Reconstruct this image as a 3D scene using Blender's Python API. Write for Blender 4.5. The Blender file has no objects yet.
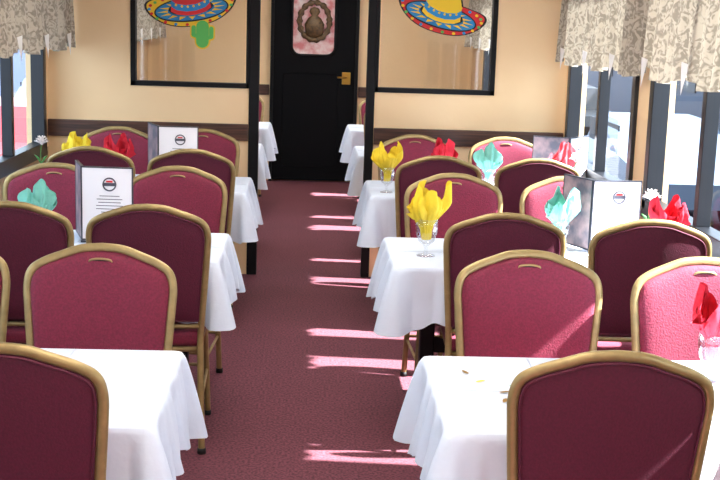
import bpy, bmesh, math, random
from mathutils import Vector, Matrix
random.seed(4)
S=bpy.context.scene
COL=S.collection
try:
    S.view_settings.view_transform='Standard'; S.view_settings.look='None'
except Exception: pass

# ---------------------------------------------------------------- materials
def srgb(r,g,b):
    f=lambda c:(c/12.92 if c<=.04045 else ((c+.055)/1.055)**2.4)
    return (f(r/255),f(g/255),f(b/255),1)
def mat(name,rgb,rough=.6,metal=0,bump=0,bscale=60,var=0,vscale=8,sheen=0,rgb2=None,coat=0,det=3,spec=.5):
    m=bpy.data.materials.new(name); m.use_nodes=True
    nt=m.node_tree; N=nt.nodes; L=nt.links; p=N['Principled BSDF']
    p.inputs['Base Color'].default_value=srgb(*rgb); p.inputs['Roughness'].default_value=rough
    p.inputs['Metallic'].default_value=metal; p.inputs['Specular IOR Level'].default_value=spec
    if sheen: 
        p.inputs['Sheen Weight'].default_value=sheen
    if coat: p.inputs['Coat Weight'].default_value=coat
    tc=N.new('ShaderNodeTexCoord')
    if rgb2 or var:
        n=N.new('ShaderNodeTexNoise'); n.inputs['Scale'].default_value=vscale; n.inputs['Detail'].default_value=det
        L.new(tc.outputs['Object'],n.inputs['Vector'])
        r=N.new('ShaderNodeValToRGB'); r.color_ramp.elements[0].position=.35; r.color_ramp.elements[1].position=.65
        if rgb2 is None: rgb2=tuple(max(0,c*(1-var)) for c in rgb)
        r.color_ramp.elements[0].color=srgb(*rgb2); r.color_ramp.elements[1].color=srgb(*rgb)
        L.new(n.outputs['Fac'],r.inputs['Fac']); L.new(r.outputs['Color'],p.inputs['Base Color'])
    if bump:
        n2=N.new('ShaderNodeTexNoise'); n2.inputs['Scale'].default_value=bscale; n2.inputs['Detail'].default_value=4
        L.new(tc.outputs['Object'],n2.inputs['Vector'])
        b=N.new('ShaderNodeBump'); b.inputs['Strength'].default_value=bump; b.inputs['Distance'].default_value=.01
        L.new(n2.outputs['Fac'],b.inputs['Height']); L.new(b.outputs['Normal'],p.inputs['Normal'])
    return m
M={}
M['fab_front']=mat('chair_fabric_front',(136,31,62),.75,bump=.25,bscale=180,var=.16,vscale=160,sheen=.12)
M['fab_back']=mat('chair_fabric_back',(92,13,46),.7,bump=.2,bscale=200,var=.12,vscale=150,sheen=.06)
M['gold']=mat('chair_gold_metal',(176,154,104),.4,metal=.45,var=.1,vscale=30)
M['rubber']=mat('rubber',(20,20,20),.7)
M['cloth']=mat('linen_cloth',(216,227,243),.85,bump=.7,bscale=11,sheen=.05)
M['black']=mat('black_metal',(10,11,14),.6,spec=.25)
M['dark']=mat('dark_window_frame',(22,25,32),.4,var=.2)
M['wall']=mat('cream_wall',(249,217,170),.7,bump=.08,bscale=40,rgb2=(245,210,161),vscale=2)
M['ceil']=mat('ceiling_paint',(245,240,230),.8,bump=.05)
M['lower']=mat('lower_wall_paint',(196,168,132),.7,var=.06)
M['door']=mat('door_black',(6,7,11),.7,bump=.05,bscale=20,spec=.15)
M['paper']=mat('menu_paper',(246,246,250),.6)
M['mframe']=mat('menu_frame_grey',(72,76,86),.35,metal=.3)
M['ink']=mat('ink',(80,82,94),.7)
M['pic']=mat('menu_picture',(96,98,110),.4,rgb2=(176,150,150),vscale=14)
M['yel']=mat('napkin_yellow',(250,222,52),.75,var=.05,vscale=20,bump=.35,bscale=60)
M['red']=mat('napkin_red',(220,26,54),.75,var=.1,vscale=20,bump=.35,bscale=60)
M['pink']=mat('napkin_coral',(226,84,96),.75,var=.1,vscale=20,bump=.35,bscale=60)
M['teal']=mat('napkin_teal',(126,206,188),.75,var=.06,vscale=20,bump=.35,bscale=60)
M['green']=mat('leaf_green',(60,130,60),.6)
M['petal']=mat('petal',(250,240,236),.6,var=.06,vscale=60)
M['s_red']=mat('s_red',(215,35,40),.5);M['s_blue']=mat('s_blue',(30,140,205),.5)
M['s_yel']=mat('s_yellow',(245,205,40),.5);M['s_grn']=mat('s_green',(90,190,90),.5)
M['s_blk']=mat('s_black',(10,10,12),.5)
M['brass']=mat('brass',(190,150,70),.3,metal=.9)
M['trim_white']=mat('valance_trim',(240,238,232),.8)
M['asphalt']=mat('asphalt',(58,62,72),.9,var=.2,vscale=3)
M['carpaint']=mat('car_red',(130,26,30),.3,coat=.5)
M['whitepaint']=mat('white_paint',(225,228,232),.5)
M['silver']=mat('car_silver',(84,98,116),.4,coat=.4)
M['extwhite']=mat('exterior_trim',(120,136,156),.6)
M['tyre']=mat('tyre',(25,25,25),.8)
M['frost']=mat('etched_glass',(236,224,222),.3,rgb2=(206,120,124),vscale=11)
M['bronze']=mat('bronze',(112,86,54),.4,metal=.3,var=.4,vscale=40)

def wood():
    m=bpy.data.materials.new('wood_rail'); m.use_nodes=True; N=m.node_tree.nodes; L=m.node_tree.links; p=N['Principled BSDF']
    tc=N.new('ShaderNodeTexCoord'); mp=N.new('ShaderNodeMapping'); mp.inputs['Scale'].default_value=(2,20,40)
    n=N.new('ShaderNodeTexNoise'); n.inputs['Scale'].default_value=2; n.inputs['Detail'].default_value=6
    r=N.new('ShaderNodeValToRGB'); r.color_ramp.elements[0].color=srgb(48,28,22); r.color_ramp.elements[1].color=srgb(98,64,48)
    r.color_ramp.elements[0].position=.3;r.color_ramp.elements[1].position=.7
    L.new(tc.outputs['Object'],mp.inputs['Vector']);L.new(mp.outputs['Vector'],n.inputs['Vector']);L.new(n.outputs['Fac'],r.inputs['Fac'])
    L.new(r.outputs['Color'],p.inputs['Base Color']); p.inputs['Roughness'].default_value=.45
    return m
M['wood']=wood()
def carpet():
    m=bpy.data.materials.new('carpet'); m.use_nodes=True; N=m.node_tree.nodes; L=m.node_tree.links; p=N['Principled BSDF']
    tc=N.new('ShaderNodeTexCoord')
    n=N.new('ShaderNodeTexNoise'); n.inputs['Scale'].default_value=95; n.inputs['Detail'].default_value=3
    n2=N.new('ShaderNodeTexNoise'); n2.inputs['Scale'].default_value=2.5; n2.inputs['Detail'].default_value=4
    r=N.new('ShaderNodeValToRGB'); r.color_ramp.elements[0].color=srgb(72,32,44); r.color_ramp.elements[1].color=srgb(140,74,88)
    r.color_ramp.elements[0].position=.3;r.color_ramp.elements[1].position=.7
    mx=N.new('ShaderNodeMix'); mx.data_type='RGBA'; mx.blend_type='MULTIPLY'; mx.inputs[0].default_value=.3
    L.new(tc.outputs['Object'],n.inputs['Vector']);L.new(tc.outputs['Object'],n2.inputs['Vector'])
    L.new(n.outputs['Fac'],r.inputs['Fac']);L.new(r.outputs['Color'],mx.inputs[6]);L.new(n2.outputs['Fac'],mx.inputs[7])
    L.new(mx.outputs[2],p.inputs['Base Color']); p.inputs['Roughness'].default_value=.95
    b=N.new('ShaderNodeBump'); b.inputs['Strength'].default_value=.4; b.inputs['Distance'].default_value=.005
    L.new(n.outputs['Fac'],b.inputs['Height']);L.new(b.outputs['Normal'],p.inputs['Normal'])
    return m
M['carpet']=carpet()
def damask():
    m=bpy.data.materials.new('valance_damask'); m.use_nodes=True; N=m.node_tree.nodes; L=m.node_tree.links; p=N['Principled BSDF']
    tc=N.new('ShaderNodeTexCoord')
    v=N.new('ShaderNodeTexNoise'); v.inputs['Scale'].default_value=22; v.inputs['Detail'].default_value=1.5; v.inputs['Distortion'].default_value=2.0
    r=N.new('ShaderNodeValToRGB'); r.color_ramp.elements[0].color=srgb(150,140,124); r.color_ramp.elements[1].color=srgb(198,188,168)
    r.color_ramp.elements[0].position=.42;r.color_ramp.elements[1].position=.56
    L.new(tc.outputs['Object'],v.inputs['Vector']);L.new(v.outputs['Fac'],r.inputs['Fac']);L.new(r.outputs['Color'],p.inputs['Base Color'])
    p.inputs['Roughness'].default_value=.8
    tl=N.new('ShaderNodeBsdfTranslucent'); L.new(r.outputs['Color'],tl.inputs['Color'])
    mx=N.new('ShaderNodeMixShader'); mx.inputs[0].default_value=.08; L.new(p.outputs[0],mx.inputs[1]);L.new(tl.outputs[0],mx.inputs[2])
    L.new(mx.outputs[0],N['Material Output'].inputs['Surface'])
    return m
M['damask']=damask()
def pane(name,tint=(1,1,1,1),k=.35,base=.02,pw=3,rough=.03):
    m=bpy.data.materials.new(name); m.use_nodes=True; N=m.node_tree.nodes; L=m.node_tree.links
    N.remove(N['Principled BSDF']); out=N['Material Output']
    t=N.new('ShaderNodeBsdfTransparent'); t.inputs['Color'].default_value=tint
    g=N.new('ShaderNodeBsdfGlossy'); g.inputs['Roughness'].default_value=rough
    lw=N.new('ShaderNodeLayerWeight'); lw.inputs['Blend'].default_value=.5
    po=N.new('ShaderNodeMath'); po.operation='POWER'; po.inputs[1].default_value=pw; L.new(lw.outputs['Facing'],po.inputs[0])
    mu=N.new('ShaderNodeMath'); mu.operation='MULTIPLY_ADD'; mu.inputs[1].default_value=k; mu.inputs[2].default_value=base; L.new(po.outputs[0],mu.inputs[0])
    mx=N.new('ShaderNodeMixShader'); L.new(mu.outputs[0],mx.inputs[0]);L.new(t.outputs[0],mx.inputs[1]);L.new(g.outputs[0],mx.inputs[2])
    L.new(mx.outputs[0],out.inputs['Surface']); return m
M['pane']=pane('window_glass',(.93,.97,1,1),.15)
M['ppane']=pane('partition_glass',(.97,.98,.98,1),.8,.06)
M['tglass']=pane('table_glass',(.97,.98,.99,1),.55,.05,2)
def emis(name,rgb,st):
    m=bpy.data.materials.new(name); m.use_nodes=True; p=m.node_tree.nodes['Principled BSDF']
    p.inputs['Base Color'].default_value=srgb(*rgb);p.inputs['Emission Color'].default_value=srgb(*rgb);p.inputs['Emission Strength'].default_value=st
    return m
M['fill_glow']=emis('added_fill_glow',(255,248,238),24.5)  # glow for the added overhead fill panels, out of view

# ---------------------------------------------------------------- mesh helpers
class B:
    def __init__(s): s.bm=bmesh.new(); s.mats=[]
    def mi(s,k):
        if k not in s.mats: s.mats.append(k)
        return s.mats.index(k)
    def box(s,x0,x1,y0,y1,z0,z1,k,bev=0,seg=2,rot=None):
        i=s.mi(k)
        r=bmesh.ops.create_cube(s.bm,size=1)
        vs=r['verts']
        for v in vs: v.co=Vector(((x0+x1)/2+v.co.x*(x1-x0),(y0+y1)/2+v.co.y*(y1-y0),(z0+z1)/2+v.co.z*(z1-z0)))
        fs={f for v in vs for f in v.link_faces}
        for f in fs: f.material_index=i
        if bev:
            es=list({e for v in vs for e in v.link_edges})
            rr=bmesh.ops.bevel(s.bm,geom=es,offset=bev,segments=seg,profile=.5,affect='EDGES')
            for f in rr['faces']: f.material_index=i
            vs=list({v for f in rr['faces'] for v in f.verts}|{v for v in vs if v.is_valid})
        if rot: bmesh.ops.transform(s.bm,matrix=rot,verts=vs)
        return vs
    def tube(s,pts,r,k,n=8,cap=True,closed=False,flat=1):
        i=s.mi(k); pts=[Vector(p) for p in pts]; rings=[]; m=len(pts); ref=None
        for a,p in enumerate(pts):
            if closed: t=pts[(a+1)%m]-pts[(a-1)%m]
            else: t=pts[min(a+1,m-1)]-pts[max(a-1,0)]
            t.normalize()
            if ref is None:
                ref=Vector((0,1,0)) if abs(t.y)<.9 else Vector((1,0,0))
            u=(ref-t*ref.dot(t)).normalized(); ref=u; w=t.cross(u)
            rr=r[a] if isinstance(r,(list,tuple)) else r
            rings.append([s.bm.verts.new(p+u*math.cos(q)*rr*flat+w*math.sin(q)*rr) for q in [2*math.pi*j/n for j in range(n)]])
        for a in range(m if closed else m-1):
            A=rings[a];C=rings[(a+1)%m]
            for j in range(n):
                f=s.bm.faces.new((A[j],A[(j+1)%n],C[(j+1)%n],C[j])); f.material_index=i; f.smooth=True
        if cap and not closed:
            for R in (rings[0],rings[-1]):
                f=s.bm.faces.new(R); f.material_index=i
    def lathe(s,prof,c,k,n=24,smooth=True):
        i=s.mi(k); rings=[]
        for (r,z) in prof:
            rings.append([s.bm.verts.new((c[0]+r*math.cos(2*math.pi*j/n),c[1]+r*math.sin(2*math.pi*j/n),c[2]+z)) for j in range(n)])
        for A,C in zip(rings,rings[1:]):
            for j in range(n):
                f=s.bm.faces.new((A[j],A[(j+1)%n],C[(j+1)%n],C[j])); f.material_index=i; f.smooth=smooth
        for R in (rings[0],rings[-1]):
            f=s.bm.faces.new(R); f.material_index=i
    def grid(s,fn,nu,nv,k,closeu=False):
        i=s.mi(k); V=[[s.bm.verts.new(fn(a/nu,b/nv)) for a in range(nu if closeu else nu+1)] for b in range(nv+1)]
        for b in range(nv):
            for a in range(nu):
                a2=(a+1)%nu if closeu else a+1
                f=s.bm.faces.new((V[b][a],V[b][a2],V[b+1][a2],V[b+1][a])); f.material_index=i; f.smooth=True
        return V
    def poly(s,pts,k):
        f=s.bm.faces.new([s.bm.verts.new(p) for p in pts]); f.material_index=s.mi(k); return f
    def mesh(s,name):
        bmesh.ops.recalc_face_normals(s.bm,faces=s.bm.faces[:])
        me=bpy.data.meshes.new(name); s.bm.to_mesh(me); s.bm.free()
        for k in s.mats: me.materials.append(M[k])
        return me
    def obj(s,name,loc=(0,0,0),rz=0):
        o=bpy.data.objects.new(name,s.mesh(name)); COL.objects.link(o); o.location=loc; o.rotation_euler=(0,0,rz); return o
def inst(name,me,loc,rz=0,sc=1):
    o=bpy.data.objects.new(name,me); COL.objects.link(o); o.location=loc; o.rotation_euler=(0,0,rz); o.scale=(sc,)*3; return o
def catmull(P,n=5):
    out=[]; P=[Vector(p) for p in P]
    for i in range(len(P)-1):
        p0=P[max(i-1,0)];p1=P[i];p2=P[i+1];p3=P[min(i+2,len(P)-1)]
        for j in range(n):
            t=j/n
            out.append(.5*((2*p1)+(p2-p0)*t+(2*p0-5*p1+4*p2-p3)*t*t+(3*p1-p0-3*p2+p3)*t**3))
    out.append(P[-1]); return out

# ---------------------------------------------------------------- chair
def yb(x,z):
    if z<.45: return -.05*(1-z/.45)
    return -.065*(z-.45)/.5 -.02*(1-min(1,(x/.21)**2))*min(1,(z-.45)/.1)
half=[(.200,0),(.193,.25),(.190,.45),(.202,.62),(.214,.78),(.2165,.845),(.204,.887),(.168,.912),(.11,.934),(.06,.950),(0,.955)]
def chair_mesh():
    b=B()
    H=catmull([(x,0,z) for x,z in half],6)
    path=[(p.x,p.z) for p in H]; full=path+[(-x,z) for x,z in reversed(path[:-1])]
    b.tube([(x,yb(x,z),z) for x,z in full],.0130,'gold',n=12,flat=.9)
    zb=.50
    up=[(x,z) for x,z in full if z>zb+.01]
    w0=.193
    out=[]
    for x,z in up: out.append((x,z))
    bot=[( -w0+2*w0*j/14,zb) for j in range(15)]
    out=out+bot
    c=(0,.72)
    def ins(p):
        dx,dz=p[0]-c[0],p[1]-c[1]; l=math.hypot(dx,dz); return (c[0]+dx*(l-.010)/l,c[1]+dz*(l-.010)/l)
    out=[ins(p) for p in out]
    n=len(out)
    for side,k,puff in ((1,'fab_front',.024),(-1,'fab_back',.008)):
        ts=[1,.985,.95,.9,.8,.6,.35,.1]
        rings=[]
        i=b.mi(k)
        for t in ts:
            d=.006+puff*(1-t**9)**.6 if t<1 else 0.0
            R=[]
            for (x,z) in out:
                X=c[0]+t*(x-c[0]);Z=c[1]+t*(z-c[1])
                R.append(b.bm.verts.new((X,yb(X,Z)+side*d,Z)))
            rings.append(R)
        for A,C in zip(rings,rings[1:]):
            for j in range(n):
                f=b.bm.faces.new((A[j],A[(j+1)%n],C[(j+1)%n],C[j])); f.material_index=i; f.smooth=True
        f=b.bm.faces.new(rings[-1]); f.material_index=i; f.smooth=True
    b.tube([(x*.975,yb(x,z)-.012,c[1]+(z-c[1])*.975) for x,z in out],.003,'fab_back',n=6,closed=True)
    b.tube([(.034*math.cos(a),yb(0,.925)+.024+.003*math.sin(a),.916+.009*math.sin(a)) for a in [2*math.pi*j/16 for j in range(16)]],.0035,'gold',n=6,closed=True)
    b.box(-.026,.026,yb(0,.92)+.018,yb(0,.92)+.025,.911,.921,'rubber')
    b.tube([(-.187,yb(.18,.49),.49),(-.1,yb(.1,.49),.49),(.1,yb(.1,.49),.49),(.187,yb(.18,.49),.49)],.009,'gold')
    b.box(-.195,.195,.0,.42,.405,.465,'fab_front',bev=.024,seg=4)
    for p in (((-.18,.01),(.18,.01)),((-.18,.39),(.18,.39)),((-.18,.01),(-.18,.39)),((.18,.01),(.18,.39))):
        b.tube([(p[0][0],p[0][1],.395),(p[1][0],p[1][1],.395)],.011,'gold')
    for sx in (-1,1):
        b.tube(catmull([(sx*.178,.36,.40),(sx*.182,.385,.36),(sx*.188,.40,.2),(sx*.194,.41,.012)],4),.0115,'gold')
        b.tube([(sx*.194,.41,.02),(sx*.194,.41,0)],.014,'rubber')
        b.tube([(sx*.200,-.05,.022),(sx*.200,-.05,0)],.0165,'rubber')
        b.tube([(sx*.192,-.028,.18),(sx*.188,.395,.2)],.007,'gold')
    b.tube([(-.188,.40,.22),(.188,.40,.22)],.007,'gold')
    b.tube([(-.192,-.03,.2),(.192,-.03,.2)],.007,'gold')
    return b.mesh('dining_chair')
CH=chair_mesh()

# ---------------------------------------------------------------- tables
TH=.722
def tablecloth(x0,x1,y0,y1,seed):
    rnd=random.Random(seed); b=B()
    r=.018
    cs=[(x1-r,y0+r,-90),(x1-r,y1-r,0),(x0+r,y1-r,90),(x0+r,y0+r,180)]
    P=[];Nn=[]
    for ci in range(4):
        cx,cy,a0=cs[ci]
        for j in range(9):
            a=math.radians(a0+90*j/8); P.append((cx+r*math.cos(a),cy+r*math.sin(a))); Nn.append((math.cos(a),math.sin(a)))
        nx,ny,_=cs[(ci+1)%4]
        a=math.radians(a0+90); s=(cx+r*math.cos(a),cy+r*math.sin(a)); e=(nx+r*math.cos(a),ny+r*math.sin(a))
        L=math.hypot(e[0]-s[0],e[1]-s[1]); m=int(L/.010)
        for j in range(1,m): P.append((s[0]+(e[0]-s[0])*j/m,s[1]+(e[1]-s[1])*j/m)); Nn.append((math.cos(a),math.sin(a)))
    n=len(P); per=[0]
    for i in range(1,n): per.append(per[-1]+math.dist(P[i],P[i-1]))
    tot=per[-1]; corners=[(x0,y0),(x1,y0),(x0,y1),(x1,y1)]
    ph=[rnd.uniform(0,6.28) for _ in range(8)]
    def wav(s,t):
        k=2*math.pi/tot
        a=.5*math.sin(k*16*s+ph[0])+.45*math.sin(k*29*s+ph[1]+.6*t)+.3*math.sin(k*11*s+ph[2])+.28*math.sin(k*47*s+ph[3]-1.2*t)
        return a
    i=b.mi('cloth'); rings=[]
    cx,cy=(x0+x1)/2,(y0+y1)/2
    for t in (.02,.25,.5,.7,.85,.95,.99):
        rings.append([b.bm.verts.new((cx+(p[0]-cx)*t,cy+(p[1]-cy)*t,TH)) for p in P])
    rows=14
    ex=rnd.uniform(-.01,.015)
    for j in range(rows+1):
        s=j/rows; R=[]
        for q in range(n):
            p=P[q]; dc=min(math.dist(p,c) for c in corners)
            cn=math.exp(-(dc/.045)**2); cw=math.exp(-(dc/.13)**2)
            L=.205+ex+.055*cw+.016*wav(per[q]*.7+2,0)
            w=wav(per[q],s)
            sidef=1.0 if abs(Nn[q][0])>.7 else .70
            o=.003+ (.024*sidef+.036*sidef*w*(1-cn))*s**.8+ .058*cn*s**.8 -.045*(cw-cn)*s
            o=max(o,.003+.004*s)
            z=TH-(L*s) - .0
            if j==0: z=TH-.002; o=.001
            tx,ty=-Nn[q][1],Nn[q][0]; sh=.012*math.sin(2*math.pi*9*per[q]/tot+ph[4])*s
            R.append(b.bm.verts.new((p[0]+Nn[q][0]*o+tx*sh,p[1]+Nn[q][1]*o+ty*sh,z)))
        rings.append(R)
    for A,C in zip(rings,rings[1:]):
        for j in range(n):
            f=b.bm.faces.new((A[j],A[(j+1)%n],C[(j+1)%n],C[j])); f.material_index=i; f.smooth=True
    f=b.bm.faces.new(rings[0]); f.material_index=i
    for fx in (x0+(x1-x0)*.25,x0+(x1-x0)*.5,x0+(x1-x0)*.75):
        b.tube([(fx,y0+.01,TH-.0010),(fx,y1-.01,TH-.0010)],.0034,'cloth',n=8)
    b.tube([(x0+.01,cy,TH-.0010),(x1-.01,cy,TH-.0010)],.0034,'cloth',n=8)
    return b.obj('tablecloth')
def table(x0,x1,y0,y1):
    b=B()
    b.box(x0+.008,x1-.008,y0+.008,y1-.008,TH-.035,TH-.004,'black',bev=.005)
    cy=(y0+y1)/2
    for px in (x0+.17,x1-.17):
        b.box(px-.03,px+.03,cy-.03,cy+.03,.03,TH-.035,'black',bev=.006)
        b.box(px-.035,px+.035,cy-.24,cy+.24,.0,.035,'black',bev=.01)
        b.box(px-.03,px+.03,cy-.2,cy+.2,TH-.07,TH-.03,'black',bev=.005)
    b.box(x0+.17,x1-.17,cy-.012,cy+.012,.3,.36,'black')
    b.obj('dining_table')

LW,RW=-1.66,1.62
bays=[2.50,4.37,6.24,8.17,10.03]
CX={
 (0,1):((.675,1.20),(.680,1.215),(0,0),(0,-.04)),(1,1):((.735,1.265),(.665,1.20),(0,-.06),(0,0)),(2,1):((.675,1.20),(.64,1.20),(0,0),(0,0)),
 (0,-1):((-.645,-1.17),(-.62,-1.13),(-.02,0),(-.05,0)),(1,-1):((-.59,-1.09),(-.605,-1.16),(0,0),(0,0)),(2,-1):((-.62,-1.14),(-.66,-1.17),(0,0),(0,0))}
for k,Y in enumerate(bays):
    for side in (-1,1):
        if side>0: x0,x1=(.33,1.51); 
        else: x0,x1=(-1.54,-.345)
        if k>=3: x0,x1=(.33,1.50) if side>0 else (-1.54,-.365)
        ca,cf,da,df=CX.get((k,side),((.665*side,1.19*side),(.665*side,1.19*side),(0,0),(0,0)))
        y0,y1=Y+.12,Y+.77
        table(x0,x1,y0,y1); tablecloth(x0,x1,y0,y1,k*7+side)
        for j in range(2):
            inst('dining_chair',CH,(ca[j],Y+.06+da[j]+random.uniform(-.015,.005),0),math.radians(random.uniform(-2,2)))
            inst('dining_chair',CH,(cf[j],Y+1.03+df[j]+random.uniform(-.01,.015),0),math.pi+math.radians(random.uniform(-2.5,2.5)))

# ---------------------------------------------------------------- room
YB,YF=-2.2,12.3; YP=7.66; CZ=2.25
b=B(); b.box(LW-.1,RW+.1,YB,YF+.1,-.05,0,'carpet'); b.obj('floor')
b=B(); b.box(LW-.1,RW+.1,YB,YF+.1,CZ,CZ+.05,'ceil'); b.obj('ceiling')
WZ0,WZ1=.80,1.95
cent=[-.85,1.10,3.02,4.89,6.73,8.72,10.55]
hw=[.72,.74,.74,.76,.78,.78,.78]
segs=[(c-h,c+h) for c,h in zip(cent,hw)]
for nm,x0,x1 in (('wall_left',LW-.1,LW),('wall_right',RW,RW+.1)):
    b=B(); b.box(x0,x1,YB,YF,0,WZ0,'lower'); b.box(x0,x1,YB,YF,WZ1,CZ,'wall')
    prev=YB
    for a,c in segs+[(YF,YF)]:
        b.box(x0,x1,prev,a,WZ0,WZ1,'wall'); prev=c
    b.obj(nm)
    sgn=1 if x0>0 else -1
    inner=x1 if sgn<0 else x0
    for n_,(a,c) in enumerate(segs):
        b=B(); t=.045
        xa,xb=(inner-.06,inner+.02) if sgn<0 else (inner-.02,inner+.06)
        b.box(xa,xb,a-.02,a+t,WZ0,WZ1,'dark',bev=.004); b.box(xa,xb,c-t,c+.02,WZ0,WZ1,'dark',bev=.004)
        b.box(xa,xb,a-.02,c+.02,WZ0-.02,WZ0+t,'dark',bev=.004); b.box(xa,xb,a-.02,c+.02,WZ1-t,WZ1+.02,'dark',bev=.004)
        m=(a+c)/2; b.box(xa+.01,xb-.01,m-.025,m+.025,WZ0+t,WZ1-t,'dark',bev=.003)
        b.box(min(xa,xb)-.0,max(xa,xb),a-.03,c+.03,WZ0-.04,WZ0-.015,'dark')
        xm=(xa+xb)/2
        b.poly([(xm,a+t,WZ0+t),(xm,m-.025,WZ0+t),(xm,m-.025,WZ1-t),(xm,a+t,WZ1-t)],'pane')
        b.poly([(xm,m+.025,WZ0+t),(xm,c-t,WZ0+t),(xm,c-t,WZ1-t),(xm,m+.025,WZ1-t)],'pane')
        b.obj('window_%d'%(n_+1+(10 if sgn>0 else 0)))
    base_o=.05 if sgn>0 else .15
    for (ya,yc) in ((YB+.1,YP-.04),(YP+.1,YF-.05)):
        b=B(); L=yc-ya
        def fn(u,v,ya=ya,L=L,sgn=sgn,inner=inner):
            y=ya+u*L
            ph=(y%.62)/.62
            hem=1.475-.06*abs(math.sin(math.pi*ph))**.7
            z=2.1+(hem-2.1)*v
            o=base_o+.018*math.sin(y*62)*(.3+.7*v)+.014*math.sin(y*27+1)*v+.035*v*math.sin(math.pi*ph)
            return (inner-sgn*o,y,z)
        b.grid(fn,int(L/.012),10,'damask')
        b.box(inner-.10 if sgn>0 else inner+.002,inner-.002 if sgn>0 else inner+.10,ya,yc,2.09,2.12,'dark')
        y=ya-(ya%.62)+.62
        while y<yc-.1:
            xx=inner-sgn*(base_o+.03)
            b.poly([(xx,y-.055,1.51),(xx-sgn*.015,y,1.52),(xx-sgn*.01,y,1.38)],'trim_white')
            b.poly([(xx-sgn*.015,y,1.52),(xx,y+.055,1.51),(xx-sgn*.01,y,1.38)],'trim_white')
            y+=.62
        b.obj('window_valance')
b=B(); b.box(LW-.1,RW+.1,YB-.1,YB,0,CZ,'wall'); b.obj('wall_back')
b=B(); DX0,DX1=-.395,.43
b.box(LW-.1,RW+.1,YF,YF+.1,0,CZ,'wall'); b.obj('wall_far')
b=B()
for a,c in ((LW,DX0-.04),(DX1+.04,RW)):
    b.box(a,c,YF-.02,YF,.87,.975,'wood',bev=.004)
b.obj('trim_2')
# door
YD=YF-.06
b=B()
b.box(DX0-.03,DX0,YD-.03,YD+.055,0,2.1,'black'); b.box(DX1,DX1+.03,YD-.03,YD+.055,0,2.1,'black'); b.box(DX0-.03,DX1+.03,YD-.03,YD+.055,2.05,2.1,'black')
wx0,wx1,wz0,wz1=-.215,.225,1.28,1.93
def rrect(x0,x1,z0,z1,r,n=6):
    o=[]
    for cx,cz,a0 in ((x1-r,z0+r,-90),(x1-r,z1-r,0),(x0+r,z1-r,90),(x0+r,z0+r,180)):
        for j in range(n+1):
            a=math.radians(a0+90*j/n); o.append((cx+r*math.cos(a),cz+r*math.sin(a)))
    return o
inn=rrect(wx0,wx1,wz0,wz1,.09)
b.box(DX0,wx0-.02,YD+.012,YD+.05,.01,2.05,'door');b.box(wx1+.02,DX1,YD+.012,YD+.05,.01,2.05,'door');b.box(wx0-.02,wx1+.02,YD+.012,YD+.05,.01,wz0-.005,'door')
inn2=rrect(wx0,wx1,wz0,wz1,.09); outr=rrect(wx0-.03,wx1+.03,wz0-.03,wz1+.03,.005)
A=[b.bm.verts.new((x,YD+.008,z)) for x,z in inn2]; C=[b.bm.verts.new((x,YD+.008,z)) for x,z in outr]
n=len(A); i=b.mi('door')
for j in range(n):
    f=b.bm.faces.new((A[j],A[(j+1)%n],C[(j+1)%n],C[j])); f.material_index=i
b.box(DX0,DX1,YD+.012,YD+.05,wz1+.02,2.05,'door')
b.tube([(x,YD+.003,z) for x,z in inn],.014,'black',n=8,closed=True)
b.tube([(x,YD+.010,z) for x,z in rrect(-.30,.26,.15,1.10,.03)],.007,'door',n=6,closed=True)
b.poly([(x,YD+.012,z) for x,z in inn],'frost')
b.box(.30,.385,YD-.006,YD+.012,1.00,1.12,'brass',bev=.003)
b.tube([(.34,YD-.005,1.07),(.34,YD-.05,1.07),(.25,YD-.05,1.07)],.009,'brass')
cz=1.62; n0=len(b.bm.verts)
b.tube([(.01+.150*math.cos(a),YD-.012+.004*math.sin(9*a),cz+.185*math.sin(a)) for a in [2*math.pi*j/48 for j in range(48)]],[.026+.009*math.sin(j*1.9) for j in range(48)],'bronze',n=8,closed=True)
b.lathe([(.002,-.17),(.085,-.14),(.10,-.03),(.065,.03),(.03,.055),(.055,.09),(.045,.125),(.002,.145)],(.01,YD-.02,cz),'bronze',n=16)
b.bm.verts.ensure_lookup_table()
for v in b.bm.verts[n0:]:
    v.co.y=YD-.004+(v.co.y-YD)*.3
b.obj('door_1')

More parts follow.
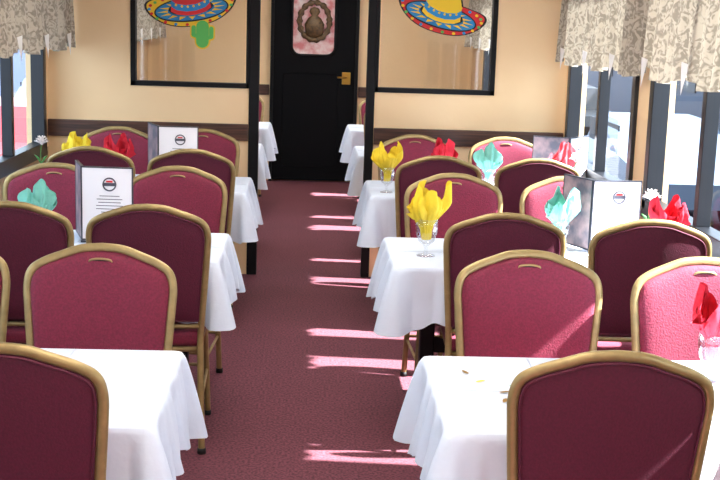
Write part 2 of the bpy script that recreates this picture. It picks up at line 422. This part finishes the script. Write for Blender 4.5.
# partition
b=B(); PX=.345; fx0,fx1=.40,1.16; fz0,fz1=1.20,2.02
for s in (-1,1):
    def bx(a,c,y0,y1,z0,z1,k,bev=0):
        a,c=(a*s,c*s); b.box(min(a,c),max(a,c),y0,y1,z0,z1,k,bev)
    W=-LW if s<0 else RW
    f1=fx1-(.02 if s<0 else 0)
    bx(f1,W,YP,YP+.05,0,CZ,'wall'); bx(PX+.05,f1,YP,YP+.05,0,fz0,'wall'); bx(PX+.05,f1,YP,YP+.05,fz1,CZ,'wall')
b.box(-PX-.05,PX+.05,YP,YP+.05,2.12,CZ,'wall')
b.obj('wall_partition')
for n_,s in enumerate((-1,1)):
    def bx(a,c,y0,y1,z0,z1,k,bev=0):
        a,c=(a*s,c*s); b.box(min(a,c),max(a,c),y0,y1,z0,z1,k,bev)
    b=B(); bx(PX-(.01 if s<0 else 0),PX+.053,YP-.015,YP+.065,0,2.12,'black',.003)
    b.obj('trim_%d'%(3+n_))
    b=B(); t=.030; f1=fx1-(.02 if s<0 else 0)
    bx(fx0-.0,fx0+t*.6,YP-.012,YP+.06,fz0,fz1,'black'); bx(f1-t,f1,YP-.012,YP+.06,fz0,fz1,'black')
    bx(fx0,f1,YP-.012,YP+.06,fz0,fz0+t,'black'); bx(fx0,f1,YP-.012,YP+.06,fz1-t,fz1,'black')
    bx(fx0+t,f1-t,YP+.022,YP+.026,fz0+t,fz1-t,'ppane')
    b.obj('window_%d'%(30+n_))
    b=B(); W=-LW if s<0 else RW
    bx(PX+.055,W-.002,YP-.025,YP-.001,.87,.975,'wood',.004)
    b.obj('trim_%d'%(5+n_))
b=B(); b.box(-PX-.05,PX+.05,YP-.015,YP+.065,2.12,2.17,'black'); b.obj('trim_8')

# added glowing panels on the unseen ceiling, to fill the interior with light
b=B()
for y in (-.9,.6,2.2,4.0,5.8,9.0,10.8):
    b.box(-.62,.58,y-.13,y+.13,CZ-.03,CZ-.002,'whitepaint',bev=.004)
    b.box(-.60,.56,y-.11,y+.11,CZ-.036,CZ-.028,'fill_glow')
b.obj('added_fill_panel')

# ---------------------------------------------------------------- stickers
def ell(a,bb,n=40): return [(a*math.cos(2*math.pi*j/n),bb*math.sin(2*math.pi*j/n)) for j in range(n)]
def sombrero(cx,cz,tilt,name,brim,crown,inner,dots):
    b=B(); lay=[0]
    ct,st=math.cos(tilt),math.sin(tilt)
    def P(pts,k,dx=0,dz=0):
        lay[0]+=1; y=YP+.020-.0005*lay[0]
        o=[]
        for x,z in pts:
            x,z=x+dx,z+dz
            o.append((cx+x*ct-z*st,y,cz+x*st+z*ct))
        b.poly(o,k)
    crownp=[(-.13,-.0),(-.115,.09),(-.08,.17),(-.03,.22),(.03,.22),(.08,.17),(.115,.09),(.13,0)]
    def brimp(s): 
        o=[]
        for j in range(48):
            a=2*math.pi*j/48; x=.29*math.cos(a); z=.105*math.sin(a)+.05*(abs(math.cos(a))**3)
            o.append((x*s,z*s))
        return o
    P([(x*1.07,z*1.05) for x,z in crownp],'s_blk')
    P(brimp(1.0),'s_blk'); P(brimp(.95),brim)
    P([(x*.9,z*.9) for x,z in ell(.26,.085)],'s_blk',0,0.002); P(ell(.224,.068),inner,0,.003)
    for j in range(22):
        a=2*math.pi*j/22
        P([(.255*math.cos(a)*1.02+.011*math.cos(q),.090*math.sin(a)+.03*abs(math.cos(a))**3+.009*math.sin(q)) for q in [k*math.pi/4 for k in range(8)]],dots[j%4])
    for j in range(16):
        a=2*math.pi*j/16; r0,r1=.66,.95
        P([(.224*r0*math.cos(a-.15),.068*r0*math.sin(a-.15)),(.224*r1*math.cos(a),.068*r1*math.sin(a)),(.224*r0*math.cos(a+.15),.068*r0*math.sin(a+.15))],'s_yel' if inner!='s_yel' else 's_red',0,.003)
    P([(x,z) for x,z in ell(.14,.045)],'s_blk',0,.012)
    P([(x*.97,z*.98) for x,z in crownp]+[(x,z) for x,z in [(.09,-.022),(.03,-.034),(-.03,-.034),(-.09,-.022)]],crown)
    P([(-.121,.03),(-.09,.005),(-.03,-.01),(.03,-.01),(.09,.005),(.121,.03),(.117,.07),(.09,.045),(.03,.03),(-.03,.03),(-.09,.045),(-.117,.07)],'s_blue' if crown!='s_blue' else 's_yel')
    for j in range(6):
        t=-1+2*(j+.5)/6; x=.108*t; z=.012+.028*t*t
        P([(x+.008*math.cos(q),z+.008*math.sin(q)+.006) for q in [k*math.pi/3 for k in range(6)]],'s_yel')
    return b.obj(name)
sombrero(-.765,1.68,math.radians(8),'sombrero_sticker','s_yel','s_red','s_blue',('s_red','s_grn','s_red','s_blue'))
sombrero(.80,1.685,math.radians(-14),'sombrero_sticker','s_red','s_yel','s_blue',('s_yel','s_grn','s_yel','s_blue'))
b=B()
def cactus(sc,y,k):
    def cap(x0,z0,x1,z1,r):
        dx,dz=x1-x0,z1-z0; a=math.atan2(dz,dx); o=[]
        for j in range(9): q=a-math.pi/2+math.pi*j/8; o.append((x1+r*math.cos(q),z1+r*math.sin(q)))
        for j in range(9): q=a+math.pi/2+math.pi*j/8; o.append((x0+r*math.cos(q),z0+r*math.sin(q)))
        b.poly([(-.695+x,y-cap.o,1.525+z) for x,z in o],k); cap.o+=.0006
    cap.o=0
    cap(0,-.04,.0,.05,.040+sc); cap(-.03,-.01,-.055,.0,.012+sc); cap(-.055,.0,-.055,.045,.014+sc); cap(.03,-.02,.055,-.01,.012+sc); cap(.055,-.01,.055,.04,.014+sc)
cactus(.009,YP+.019,'s_yel'); cactus(0,YP+.015,'s_grn')
b.obj('cactus_sticker')

# ---------------------------------------------------------------- table settings
def glass_mesh():
    b=B()
    b.lathe([(.001,0),(.034,.0),(.034,.003),(.010,.008),(.005,.018),(.005,.032),(.012,.042),(.030,.057),(.040,.086),(.042,.115),(.039,.140),(.0375,.140),(.0405,.115),(.0385,.087),(.029,.060),(.010,.047),(.001,.046)],(0,0,0),'tglass',n=28)
    return b.mesh('glass')
GL=glass_mesh()
def napkin_mesh(key,seed):
    rnd=random.Random(seed); b=B()
    for L in range(3):
        lob=2 if L<2 else 3; ph=rnd.uniform(0,6.28); hh=.220-.030*L; ox=rnd.uniform(-.014,.014); oy=rnd.uniform(-.01,.01)
        ph2=rnd.uniform(0,6.28); wd=.026+.010*L
        def fn(u,v):
            a=2*math.pi*u
            tip=(.5+.5*math.cos(lob*a+ph))**1.6
            hgt=hh*(.60+.40*tip)
            z=.062+hgt*v
            f=max(0,min(1,(z-.095)/.11)); f=f*f*(3-2*f)
            top=max(0,v-.65)/.35
            r=.016+.014*f+wd*f*(1-.45*top*tip)
            cr=.17*math.cos(5*a+ph2+1.6*v)+.11*math.cos(9*a+ph-2.5*v)+.06*math.cos(14*a+ph2+v)
            r*=1+cr*(.4+.6*f)
            if z<.138: r=min(r,.034)
            k=v*v
            return (r*math.cos(a)*1.12+ox*v*1.5+.022*k*math.sin(ph),(r*math.sin(a))*.7+oy*v,z)
        b.grid(fn,96,20,key,closeu=True)
    return b.mesh('napkin')
NK={}
for i,k in enumerate(('yel','red','pink','teal')):
    NK[k]=[napkin_mesh(k,i*5+1),napkin_mesh(k,i*5+2)]
def place_napkin(x,y,k,v=0,rz=0,sc=1.0):
    e=bpy.data.objects.new('napkin_in_glass',None); COL.objects.link(e); e.location=(x,y,TH+.0027); e.rotation_euler=(0,0,rz); e.empty_display_size=.05; e.scale=(sc,)*3
    for nm,me in (('wine_glass',GL),('folded_napkin',NK[k][v])):
        o=bpy.data.objects.new(nm,me); COL.objects.link(o); o.parent=e
place_napkin(.472,4.72,'yel',0,.3,1.08)
place_napkin(1.04,4.86,'teal',0,.4,.98)
place_napkin(1.45,4.76,'red',0,-.3,.95)
place_napkin(.42,6.50,'yel',1,.2,1.0)
place_napkin(.75,6.75,'red',1,0,1.0)
place_napkin(.985,6.55,'teal',1,0,1.0)
place_napkin(1.40,6.56,'pink',0,0,1.05)
place_napkin(1.085,3.06,'red',1,.5,.95)
place_napkin(-1.075,4.78,'teal',1,.3,.92)
place_napkin(-1.28,6.55,'yel',0,-.3,1.0)
place_napkin(-1.06,6.62,'red',0,.2,.97)

def menu_mesh():
    b=B(); w,h=.19,.275
    def panel(rot,k):
        t=.004
        R=rot
        b.box(0,w,-t,t,.012,.012+h,k,rot=R)
        f=.004
        for q in ((-f,w+f,.006,.012),(-f,w+f,.012+h,.017+h),(-f,0,.006,.017+h),(w,w+f,.006,.017+h)):
            b.box(q[0],q[1],-t-.002,t+.002,q[2],q[3],'mframe',rot=R)
    panel(Matrix.Identity(4),'paper')
    panel(Matrix.Rotation(math.radians(110),4,'Z')@Matrix.Translation((0.008,0,0)),'pic')
    b.box(-.004,w+.004,-.022,.022,0,.007,'mframe')
    cx,cz=w*.55,.225
    b.tube([(cx+.024*math.cos(a),-.005,cz+.024*math.sin(a)) for a in [2*math.pi*j/24 for j in range(24)]],.003,'ink',n=6,closed=True)
    b.box(cx-.021,cx+.021,-.0065,-.004,cz-.006,cz+.006,'ink'); b.box(cx-.012,cx+.012,-.0065,-.004,cz+.008,cz+.014,'s_red')
    r=random.Random(3)
    for j in range(12):
        z=.180-j*.0125; l=r.uniform(.03,.065)
        b.box(cx-l,cx+l,-.0050,-.004,z-.0012,z+.0012,'ink')
    return b.mesh('menu_stand')
MN=menu_mesh()
def menu(x,y,rz,sc=1): inst('menu_stand',MN,(x,y,TH+.0027),math.radians(rz),sc)
menu(-.92,4.86,-3,1.06); menu(-.83,6.60,2,1.1); menu(1.175,4.88,3,1.04); menu(1.465,6.72,48,1.05)

def vase(x,y,seed):
    b=B()
    b.lathe([(.001,0),(.022,0),(.026,.02),(.02,.05),(.012,.08),(.016,.10),(.0145,.10),(.0105,.08),(.018,.05),(.022,.02),(.001,.006)],(0,0,0),'tglass',n=20)
    b.tube(catmull([(0,0,.01),(.004,0,.08),(-.004,.004,.15),(.004,0,.21)],5),.0022,'green',n=6)
    for s in (-1,1): b.tube([(0,0,.10),(s*.018,.004,.135),(s*.036,.0,.15)],[.002,.007,.001],'green',n=6)
    for L in range(3):
        R=.034-.009*L
        b.grid(lambda u,v:((.004+R*v*(1+.15*math.cos(12*math.pi*u*2+L)))*math.cos(2*math.pi*u)+.004,(.004+R*v*(1+.15*math.cos(12*math.pi*u*2+L)))*math.sin(2*math.pi*u),.205+.012*L+.022*v**.6+.004*math.cos(14*math.pi*u+L)*v),48,5,'petal',closeu=True)
    b.obj('flower_vase',(x,y,TH+.0027))
vase(-1.46,6.55,1); vase(1.45,5.00,2); vase(1.43,6.40,3)
b=B()
for x,y,a,k in ((.46,3.02,.4,'s_yel'),(.50,2.86,1.2,'brass'),(.53,2.80,.9,'s_grn'),(.43,3.10,2.0,'brass'),(.51,2.93,.2,'brass'),(.545,2.99,.2,'s_grn'),(.60,3.12,.6,'s_yel')):
    ca,sa=math.cos(a),math.sin(a); w,h=.016,.007
    f=[(x+ca*p*w-sa*q*h,y+sa*p*w+ca*q*h,TH+.0045+.001*p) for p,q in ((-1,0),(-.4,-1),(.5,-.8),(1,0),(.4,.9),(-.5,.7))]
    b.poly(f,k)
b.obj('table_confetti')

# ---------------------------------------------------------------- exterior
b=B(); b.box(-60,60,-20,90,-1.2,-1.1,'asphalt'); b.obj('ground')
def siding():
    m=bpy.data.materials.new('siding'); m.use_nodes=True; N=m.node_tree.nodes; L=m.node_tree.links; p=N['Principled BSDF']
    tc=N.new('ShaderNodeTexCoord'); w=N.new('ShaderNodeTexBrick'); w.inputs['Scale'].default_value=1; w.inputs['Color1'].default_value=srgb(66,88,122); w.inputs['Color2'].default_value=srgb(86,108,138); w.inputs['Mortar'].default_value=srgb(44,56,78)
    mp=N.new('ShaderNodeMapping'); mp.inputs['Rotation'].default_value=(math.pi/2,0,math.pi/2); L.new(tc.outputs['Object'],mp.inputs['Vector']);L.new(mp.outputs['Vector'],w.inputs['Vector']);L.new(w.outputs['Color'],p.inputs['Base Color'])
    return m
M['siding']=siding()
for s,X in ((1,9),(-1,-10)):
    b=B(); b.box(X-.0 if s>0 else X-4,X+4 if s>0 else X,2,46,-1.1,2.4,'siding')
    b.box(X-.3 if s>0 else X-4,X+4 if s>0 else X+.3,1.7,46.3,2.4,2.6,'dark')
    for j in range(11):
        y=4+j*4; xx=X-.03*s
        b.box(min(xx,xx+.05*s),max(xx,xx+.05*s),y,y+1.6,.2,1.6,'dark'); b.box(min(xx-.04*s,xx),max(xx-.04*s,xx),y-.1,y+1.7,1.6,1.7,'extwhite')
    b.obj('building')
def car(x,y,k):
    b=B()
    prof=[(-2.1,.35),(-2.15,.7),(-1.9,.9),(-1.2,.98),(-.6,1.42),(.7,1.45),(1.3,1.02),(2.0,.92),(2.15,.65),(2.1,.35)]
    A=[b.bm.verts.new((-.85*(1 if z<1 else .85),yy,z)) for yy,z in prof]; C=[b.bm.verts.new((.85*(1 if z<1 else .85),yy,z)) for yy,z in prof]
    i=b.mi(k); n=len(prof)
    for j in range(n): b.bm.faces.new((A[j],A[(j+1)%n],C[(j+1)%n],C[j])).material_index=i
    b.bm.faces.new(A).material_index=i; b.bm.faces.new(C).material_index=i
    for s in (-1,1):
        b.box(s*.74-.02 if s<0 else .74,-.74 if s<0 else .76,-.8,1.0,1.02,1.36,'dark')
        for yy in (-1.35,1.35): b.tube([(s*.70,yy,.33),(s*.88,yy,.33)],.33,'tyre',n=20); b.tube([(s*.86,yy,.33),(s*.89,yy,.33)],.18,'silver',n=12)
    b.obj('parked_car',(x,y,-1.1))
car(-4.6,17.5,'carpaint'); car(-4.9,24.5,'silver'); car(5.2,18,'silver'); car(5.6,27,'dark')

# ---------------------------------------------------------------- light
w=bpy.data.worlds.new('sky'); S.world=w; w.use_nodes=True; nt=w.node_tree; bg=nt.nodes['Background']
bg.inputs['Color'].default_value=(.70,.84,1,1); bg.inputs['Strength'].default_value=4.8
sun=bpy.data.lights.new('sun','SUN'); sun.energy=50; sun.angle=math.radians(.9); sun.color=(1,.97,.94)
so=bpy.data.objects.new('sun',sun); COL.objects.link(so); d=Vector((-1,.10,-.945)); so.rotation_euler=d.to_track_quat('-Z','Y').to_euler(); so.location=(6,0,6)

# ---------------------------------------------------------------- camera
cam=bpy.data.cameras.new('camera'); co=bpy.data.objects.new('camera',cam); COL.objects.link(co); S.camera=co
cam.sensor_width=36; cam.lens=60; cam.clip_end=300
th,ph,ro=math.radians(2.5),math.radians(10.4),math.radians(1.8)
R=Vector((math.cos(th),-math.sin(th),0)); F=Vector((math.sin(th)*math.cos(ph),math.cos(th)*math.cos(ph),-math.sin(ph))); U=R.cross(F)
R2=R*math.cos(ro)+U*math.sin(ro); U2=U*math.cos(ro)-R*math.sin(ro)
m=Matrix((R2,U2,-F)).transposed().to_4x4(); m.translation=(0,0,1.65); co.matrix_world=m
